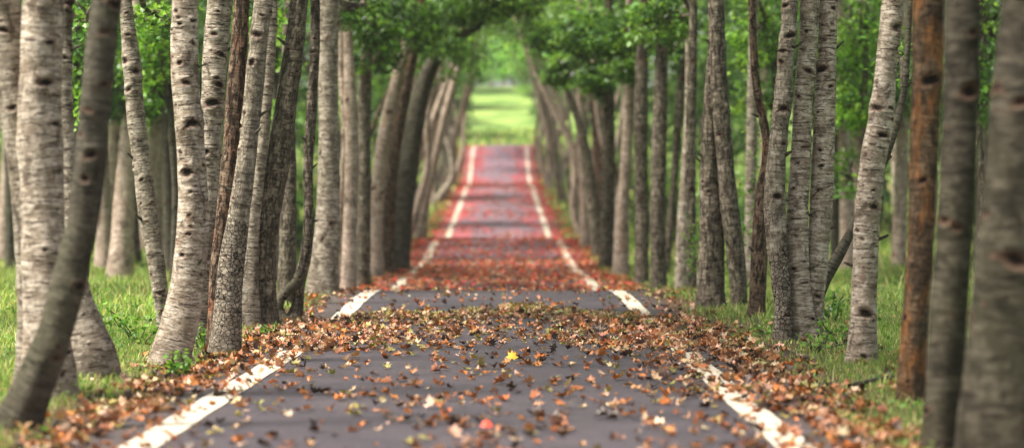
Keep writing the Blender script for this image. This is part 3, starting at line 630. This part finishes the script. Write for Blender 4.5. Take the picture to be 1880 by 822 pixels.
# trees closing the view on the hill beyond the road
for i, (x, yb, d, h) in enumerate([(770, 210, 150, 8), (800, 190, 165, 9), (1010, 215, 150, 8), (1050, 200, 160, 9), (850, 150, 190, 6), (985, 150, 188, 7), (880, 130, 225, 7), (960, 128, 230, 7), (925, 122, 245, 8), (900, 128, 250, 9), (945, 128, 252, 8), (865, 140, 215, 9), (975, 140, 215, 9), (730, 200, 170, 9), (1100, 200, 170, 9)]):
    X = (x - 940) * d / F; g0 = float(gz(X, d)); y0 = HY - (g0 - CZ) * F / d
    st = [(x, y0, .3 * F / d), (x + 2, y0 - 1.5 * F / d, .26 * F / d), (x - 1, y0 - 3 * F / d, .22 * F / d)]
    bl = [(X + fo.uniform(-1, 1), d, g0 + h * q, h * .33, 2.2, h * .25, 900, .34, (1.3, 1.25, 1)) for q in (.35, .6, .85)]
    bl = [q[:8] + ((2.0, 1.9, 1.9),) for q in bl]  # pale tint puts distance haze into the leaf colour
    tree('hilltop_tree', 'small pale green tree on the bright hill past the end of the road', d, [st], 'far', 'trees on the hill past the road', height=h, blobs=bl, size=.34, crown_n=800, knots=2, side=0)

# ------------------------------------------------------------------ saplings and weeds
def sapling(label, x, yb, d, h, n, seed, tint=(1.2, 1.3, 1), size=.06, spread=.16):
    r = np.random.default_rng(seed); X = (x - 940) * d / F; g0 = float(gz(X, d)); root = empty('sapling', (X, d, g0), label, 'plant', 'young green plants by the trunks')
    parts, cc = [], []
    for k in range(5):
        a = r.uniform(0, 6.28); hh = h * r.uniform(.6, 1.0); tip = np.array([X + math.cos(a) * spread * hh / h * 1.6, d + math.sin(a) * spread, g0 + hh])
        p0 = np.array([X, d, g0 - .02]); parts.append(limb(p0, tip, .006, .002, seed + k, 0, 5))
        t_ = r.uniform(.25, 1, n // 5); cc.append(p0 + (tip - p0) * t_[:, None] + r.normal(0, spread * .35, (n // 5, 3)))
    v, f, b_, kk = join(parts); mk('stem', v, f, BK['grey'], root, True, {'bk': b_, 'knot': kk, 'run': np.full(len(kk), 3.0)}, origin=(X, d, g0))
    cc = np.vstack(cc); cc[:, 2] = np.maximum(cc[:, 2], g0 + .02)
    col = GREENS[r.integers(1, 5, len(cc))] * np.array(tint) * r.uniform(.9, 1.4, (len(cc), 1))
    W, Fc, col = leaves(cc, size * r.uniform(.6, 1.2, len(cc)), col, (L_T, L_F), r)
    mk('foliage', W.reshape(-1, 3), Fc, M_LEAF, root, False, {'lc': col}, origin=(X, d, g0))
sapling('tall leafy green sapling between the crossing grey pair and the twisting stem', 1355, 560, 23.4, 1.75, 330, 1, spread=.16)
sapling('leafy green shoots right behind the slim grey trunk at the crest', 1272, 520, 25.5, 1.1, 110, 2, spread=.1)
sapling('small fern-like plant at the foot of the triple birch', 1520, 600, 18.4, .30, 120, 3, (1.0, 1.2, 1), .05, .13)
sapling('low weed in front of the lone leaning birch on the right', 1496, 660, 15.6, .14, 50, 4, size=.045, spread=.07)
sapling('bright weed growing at the foot of the stout pale birch', 322, 700, 13.6, .16, 70, 5, (1.3, 1.4, 1), .05, .09)
sapling('bushy weed on the grass between the cone-footed trunk and the stout birch', 262, 600, 17.5, .26, 140, 6, (1.2, 1.3, 1), .055, .16)
sapling('weed at the foot of the furrowed grey-brown leaning trunk', 500, 622, 18.0, .10, 40, 7, size=.04, spread=.06)
sapling('leafy weed behind the foot of the stout birch and the twin leaning trunks', 374, 645, 16.6, .18, 60, 8, size=.05, spread=.1)
sapling('broad-leaved weed to the right of the triple birch foot', 1540, 640, 16.3, .16, 70, 9, size=.05, spread=.1)
sapling('weed in the fallen leaves before the twisted red trunk', 1410, 620, 17.6, .12, 50, 10, size=.045, spread=.08)

# ------------------------------------------------------------------ grass
gr = np.random.default_rng(21)
def nz(x, y): return .5 + .25 * (np.sin(x * 2.1 + y * .7 + 1) * np.sin(y * 1.3 - x * .5) + np.sin(x * .7 - y * 1.9 + 2) * .7 + np.sin(x * 5.3 + 1) * np.sin(y * 4.7) * .4)
def blades(n, y0, y1, wmin, wmax, hmin, hmax, name, side=0):
    y = gr.uniform(y0, y1, n); ex = .225 * y + 1.2
    s = np.where(gr.random(n) < .5, -1, 1); a = 1.66 + gr.random(n) * np.maximum(ex + .3 - 1.6, .5)
    x = cen(y) + s * a
    m = nz(x, y) + np.clip((a - 1.85) * .7, -.25, .5) + np.clip((y - 24) * .03, 0, .4) > gr.uniform(.15, .9, n)
    x, y, a = x[m], y[m], a[m]; n = len(x); z = gz(x, y)
    h = gr.uniform(hmin, hmax, n) * np.where(gr.random(n) < .04, 2.2, 1) * (.35 + .65 * np.clip((a - 1.6) / 1.4, 0, 1)) * (.6 + .6 * nz(x * .7, y * .7)); w_ = gr.uniform(wmin, wmax, n); yaw = gr.uniform(0, 6.28, n)
    dx, dy = np.cos(yaw), np.sin(yaw); bx, by = gr.normal(0, .45, n) * h, gr.normal(0, .45, n) * h
    V = np.zeros((n, 5, 3))
    V[:, 0] = np.stack([x - dx * w_, y - dy * w_, z - .01], -1); V[:, 1] = np.stack([x + dx * w_, y + dy * w_, z - .01], -1)
    V[:, 2] = np.stack([x + bx * .35 + dx * w_ * .8, y + by * .35 + dy * w_ * .8, z + h * .6], -1); V[:, 3] = np.stack([x + bx * .35 - dx * w_ * .8, y + by * .35 - dy * w_ * .8, z + h * .6], -1)
    V[:, 4] = np.stack([x + bx, y + by, z + h], -1)
    f = np.array([[0, 1, 2], [0, 2, 3], [3, 2, 4]]); Fc = (f[None] + (np.arange(n) * 5)[:, None, None]).reshape(-1, 3)
    pal = np.array([[.26, .20, .10], [.09, .17, .035], [.16, .26, .05], [.27, .34, .08], [.06, .12, .025], [.40, .38, .18], [.12, .22, .05]])
    tn = np.clip(nz(x * 1.3 + 5, y * .8), .1, 1)[:, None]; col = pal[gr.integers(0, 7, n)] * gr.uniform(.8, 1.3, (n, 1)) * (.75 + 1.2 * tn)
    col = np.repeat(col[:, None, :], 5, 1).reshape(-1, 3)
    o = mk(name, V.reshape(-1, 3), Fc, M_GRASS, None, False, {'lc': col}); o['kind'] = 'stuff'
    tag(o, 'short bright green grass growing between and behind the trunks', 'grass')
blades(130000, 9, 20, .0015, .0035, .03, .09, 'grass')
blades(130000, 20, 36, .003, .006, .04, .12, 'grass')
blades(110000, 36, 75, .008, .016, .06, .20, 'grass')
blades(60000, 75, 135, .02, .045, .12, .32, 'grass')
# low broadleaf ground cover
n = 26000; y = 9 + 24 * gr.random(n) ** 1.1; s = np.where(gr.random(n) < .5, -1, 1); a = 1.75 + gr.random(n) * (.225 * y)
x = cen(y) + s * a; m = nz(x * 1.7 + 3, y * 1.7) + np.clip((a - 2.3) * .4, -.3, .2) > gr.uniform(.45, .95, n)
x, y = x[m], y[m]; cc = np.stack([x, y, gz(x, y) + gr.uniform(.01, .07, len(x))], -1)
col = np.array([[.10, .21, .04], [.15, .28, .05], [.07, .16, .04], [.22, .33, .08]])[gr.integers(0, 4, len(x))] * gr.uniform(.8, 1.3, (len(x), 1))
W, Fc, col = leaves(cc, gr.uniform(.02, .05, len(x)), col, (Q_T, Q_F), gr)
o = mk('ground_cover', W.reshape(-1, 3), Fc, M_LEAF, None, False, {'lc': col}); o['kind'] = 'stuff'; tag(o, 'low broad-leaved weeds among the grass beside the road', 'ground cover')

# ------------------------------------------------------------------ fallen leaves
PAL = {'rust brown': (.24, .088, .030), 'pale tan': (.50, .33, .21), 'dark brown': (.045, .022, .014), 'orange': (.42, .14, .035), 'olive yellow': (.27, .22, .06),
       'pinkish brown': (.40, .19, .10), 'red': (.55, .06, .035)}
KEYS = list(PAL); PC = np.array([PAL[k] for k in KEYS])
lr = np.random.default_rng(99)
def sample(n, y0, y1, u0, u1, dens, probs):
    y = lr.uniform(y0, y1, n); u = lr.uniform(u0, u1, n); k = lr.random(n) < dens(u, y); y, u = y[k], u[k]
    return u, y, lr.choice(len(KEYS), len(u), p=np.array(probs) / sum(probs))
def clump(u, y): return np.clip(.5 + .5 * np.sin(u * 3.1 + np.sin(y * 1.7) * 2) * np.sin(y * 2.3 + u) + .35 * np.sin(u * 7 + y * 5.1), 0, 1.3)
PN = (5.5, 2.6, 4.2, 2, 1.5, 2.4, .05)
S = []
# on the road: scattered, with a dense drift 16-21 m out and towards both edges
S.append(sample(6500, 8.6, 16.2, -1.62, 1.62, lambda u, y: .05 + .27 * clump(u, y) ** 2 + .30 * np.clip((u - .55) / .7, 0, 1) + .30 * np.clip((-u - 1.05) / .4, 0, 1), PN))
S.append(sample(6500, 16.2, 20.6, -1.62, 1.62, lambda u, y: .07 + .45 * clump(u, y) ** 1.4 + .30 * np.clip((u - .2) / .8, 0, 1) + .25 * np.clip((-u - .6) / .5, 0, 1), (5, 2.6, 4.5, 2.2, 1.8, 2.4, .05)))
S.append(sample(1400, 20.0, 21.2, -1.2, 1.3, lambda u, y: .7 + 0 * u, (1, 2.4, 1, .5, 5, 1, 0)))
S.append(sample(1500, 21.2, 27, -1.6, 1.6, lambda u, y: .10 + .25 * clump(u, y) ** 2 + .5 * np.clip((np.abs(u) - 1.3) / .3, 0, 1), (3, 1.5, 4, 2, 1.5, 2, .1)))
# verges
S.append(sample(12000, 8.6, 22, -3.0, -1.5, lambda u, y: np.clip(1.05 - (-u - 1.58) / .36, .03, .8) * np.clip(1.5 - (y - 11) * .12, .2, 1) * (.4 + .5 * clump(u, y)), PN))
S.append(sample(13000, 8.6, 22, 1.45, 3.2, lambda u, y: np.clip(1.05 - (u - 1.58) / .42, .05, .8) * np.clip(1.5 - (y - 11) * .12, .14, 1) * (.35 + .5 * clump(u, y)), PN))
S.append(sample(2500, 22, 32, -2.3, 2.3, lambda u, y: .7 * np.clip((np.abs(u) - 1.45) / .2, 0, 1), PN))
# beyond the dip: orange to red carpets
S.append(sample(11000, 30, 44, -1.9, 1.9, lambda u, y: .28 + .45 * clump(u, y * .5) + .2 * (np.abs(u) > 1.0), (2, 1.4, .5, 7, .3, 2, 6)))
S.append(sample(6000, 44, 53, -1.9, 1.9, lambda u, y: .16 + .30 * clump(u, y * .5) + .5 * (np.abs(u) > 1.15), (1, .6, .5, 2.2, .1, 2, 9)))
S.append(sample(9000, 60, 98, -2.0, 2.0, lambda u, y: .03 + .15 * clump(u, y * .4) + .42 * (np.sin(y * .62 + np.sin(u * 2)) > .35) * (.6 + .4 * np.abs(u)) + .45 * (np.abs(u) > 1.25), (.8, .6, .3, 1.2, .1, 1.6, 10)))
S.append(sample(5000, 98, 119, -2.3, 2.3, lambda u, y: .12 + .45 * (np.abs(u) > .75) + .45 * np.exp(-((y - 101.5) / 2.2) ** 2), (.4, .3, .3, .6, 0, .8, 12)))
_kp = [lr.random(len(q[0])) > .75 * np.exp(-((np.abs(q[0]) - 1.3) / .11) ** 2) * (q[1] > 30) for q in S]
S = [tuple(c_[k_] for c_ in q) for q, k_ in zip(S, _kp)]
S = [(q[0], q[1] + (.55 * np.sin(q[0] * 2.3 + 1) + .3 * np.sin(q[0] * 5.1) + lr.normal(0, .25, len(q[0])) if n_ in (0, 1, 2, 3) else 0), q[2]) for n_, q in enumerate(S)]
u = np.concatenate([q[0] for q in S]); y = np.concatenate([q[1] for q in S]); ki = np.concatenate([q[2] for q in S])
x = cen(y) + u
def surf(x, y):
    a = np.abs(x - cen(y)); return np.where(a < HALF + .05, prof(y) + .017, gz(x, y) + .006)
z = surf(x, y)
big = 1 + np.clip((y - 40) / 60, 0, 1) * .5
size = lr.uniform(.05, .095, len(x)) * big
size = np.where(lr.random(len(x)) < .3, size * .6, size)
col = PC[ki] * lr.uniform(.7, 1.35, (len(x), 1)) * (1 + lr.normal(0, .06, (len(x), 3)))
W, _, colv = leaves(np.stack([x, y, z], -1), size, col, (L_T, L_F), lr, flat=True, curl=.9, sit=True)
m = len(L_T); colv = colv.reshape(-1, m, 3) * lr.uniform(.85, 1.12, (len(x), m, 1))
px = 940 + x * F / y; py = HY - (z - CZ) * F / y
vis = (px > 2) & (px < 1878) & (py < 818) & (py > 0)
# big leaves nearest the camera are objects of their own, clear of the wide trunks on the sides
cand = np.where(vis & (px > 230) & (px < 1660))[0]; cand = cand[np.argsort(-(size[cand] / y[cand]))][:298]
own = np.zeros(len(x), bool); own[cand] = True
shape_word = ['curled', 'flat', 'crumpled']
for i in cand:
    k = KEYS[ki[i]]; hgt = W[i, :, 2].max() - z[i]; sw = 'upright' if hgt > .05 else ('curled' if hgt > .028 else 'flat')
    a = u[i]
    if a < -1.6: pl = 'on the left verge'
    elif a < -1.38: pl = 'just outside the left white line'
    elif a < -1.2: pl = 'lying on the left white line'
    elif a < -.45: pl = 'on the asphalt inside the left white line'
    elif a < .45: pl = 'on the middle of the path'
    elif a < 1.2: pl = 'on the asphalt inside the right white line'
    elif a < 1.38: pl = 'lying on the right white line'
    elif a < 1.6: pl = 'just outside the right white line'
    else: pl = 'on the right verge'
    dpt = 'blurred foreground' if y[i] < 11.5 else ('middle distance' if y[i] < 14 else 'beside the drift')
    o = mk('fallen_leaf', W[i], L_F, M_LITTER, None, False, {'lc': colv[i]}, origin=(x[i], y[i], z[i]))
    tag(o, f'{sw} {k} fallen leaf {pl}, {dpt}', 'leaf', 'large fallen leaves nearest on the path')
rest = ~own; nR = rest.sum()
Fc = (L_F[None] + (np.arange(nR) * m)[:, None, None]).reshape(-1, 3)
o = mk('fallen_leaves', W[rest].reshape(-1, 3), Fc, M_LITTER, None, False, {'lc': colv[rest].reshape(-1, 3)}); o['kind'] = 'stuff'
tag(o, 'dry brown, orange and red leaves scattered over the path and its verges', 'fallen leaves')
# two leaves that stand out
def special(px_, py_, size_, colr, label, tilt):
    d = F * .923 / (py_ - HY); X = (px_ - 940) * d / F; Z = float(surf(X, d))
    T = L_T - np.array([0, 0]); zc = .25 * np.abs(T[:, 0]) + .1 * T[:, 1] ** 2
    v = np.stack([T[:, 0] * 1.1, zc * 1.0, T[:, 1]], -1) * size_
    ct, st_ = math.cos(tilt), math.sin(tilt)
    v = np.stack([v[:, 0], v[:, 1] * ct + v[:, 2] * st_, -v[:, 1] * st_ + v[:, 2] * ct], -1); v[:, 2] -= v[:, 2].min()
    o = mk('fallen_leaf', v + np.array([X, d, Z]), L_F, M_LITTER, None, False, {'lc': np.repeat([colr], len(v), 0)}, origin=(X, d, Z))
    tag(o, label, 'leaf')
special(940, 662, .085, (.75, .52, .04), 'bright yellow leaf standing up in the middle of the path', .35)
special(893, 786, .065, (.75, .07, .03), 'bright red leaf on the path in the blurred foreground', .7)

# fallen twigs
for i, (x1, y1, x2, y2, lab) in enumerate([(1330, 545, 1395, 600, 'thin bare twig lying on the right verge at the crest'), (1400, 628, 1470, 652, 'dark twig in the leaves before the triple birch'),
        (1520, 640, 1600, 636, 'short twig lying before the lone leaning birch'), (1560, 705, 1640, 690, 'thick dark twig among leaves by the rust orange trunk'), (640, 585, 700, 578, 'tiny twig beside the left white line at the crest')]):
    q = []
    for xx, yy in ((x1, y1), ((x1 + x2) / 2 + 4, (y1 + y2) / 2 - 2), (x2, y2)):
        dd_ = F * .9 / (yy - HY); X = (xx - 940) * dd_ / F; q.append((X, dd_, float(surf(X, dd_)) + .012, .0065 if i != 3 else .013))
    v, f, b_, kk, p, run = tube(q, lambda z: .03, 6, 900 + i)
    o = mk('fallen_twig', v, f, BK['dark'], None, True, {'bk': b_, 'knot': kk, 'run': run + 2}, origin=q[0][:3]); tag(o, lab, 'twig', 'twigs fallen on the verges')

# ------------------------------------------------------------------ haze in the air
hm = bpy.data.materials.new('haze_air'); hm.use_nodes = True; t = hm.node_tree
for n_ in list(t.nodes):
    if n_.type == 'BSDF_PRINCIPLED': t.nodes.remove(n_)
pv = t.nodes.new('ShaderNodeVolumePrincipled'); pv.inputs['Color'].default_value = (.93, .92, .86, 1); pv.inputs['Density'].default_value = HAZE
pv.inputs['Anisotropy'].default_value = .2
t.links.new(pv.outputs[0], t.nodes['Material Output'].inputs['Volume'])
hx, hy0, hy1, hz0, hz1 = 172, -20, 530, -2.0, 45
V = np.array([[x_, y_, z_] for z_ in (hz0, hz1) for y_ in (hy0, hy1) for x_ in (-hx, hx)])
hz_ = mk('haze', V, np.array([[0, 2, 3, 1], [4, 5, 7, 6], [0, 1, 5, 4], [2, 6, 7, 3], [0, 4, 6, 2], [1, 3, 7, 5]]), hm)
hz_['kind'] = 'stuff'; tag(hz_, 'thin pale haze filling the air between the trees', 'haze')
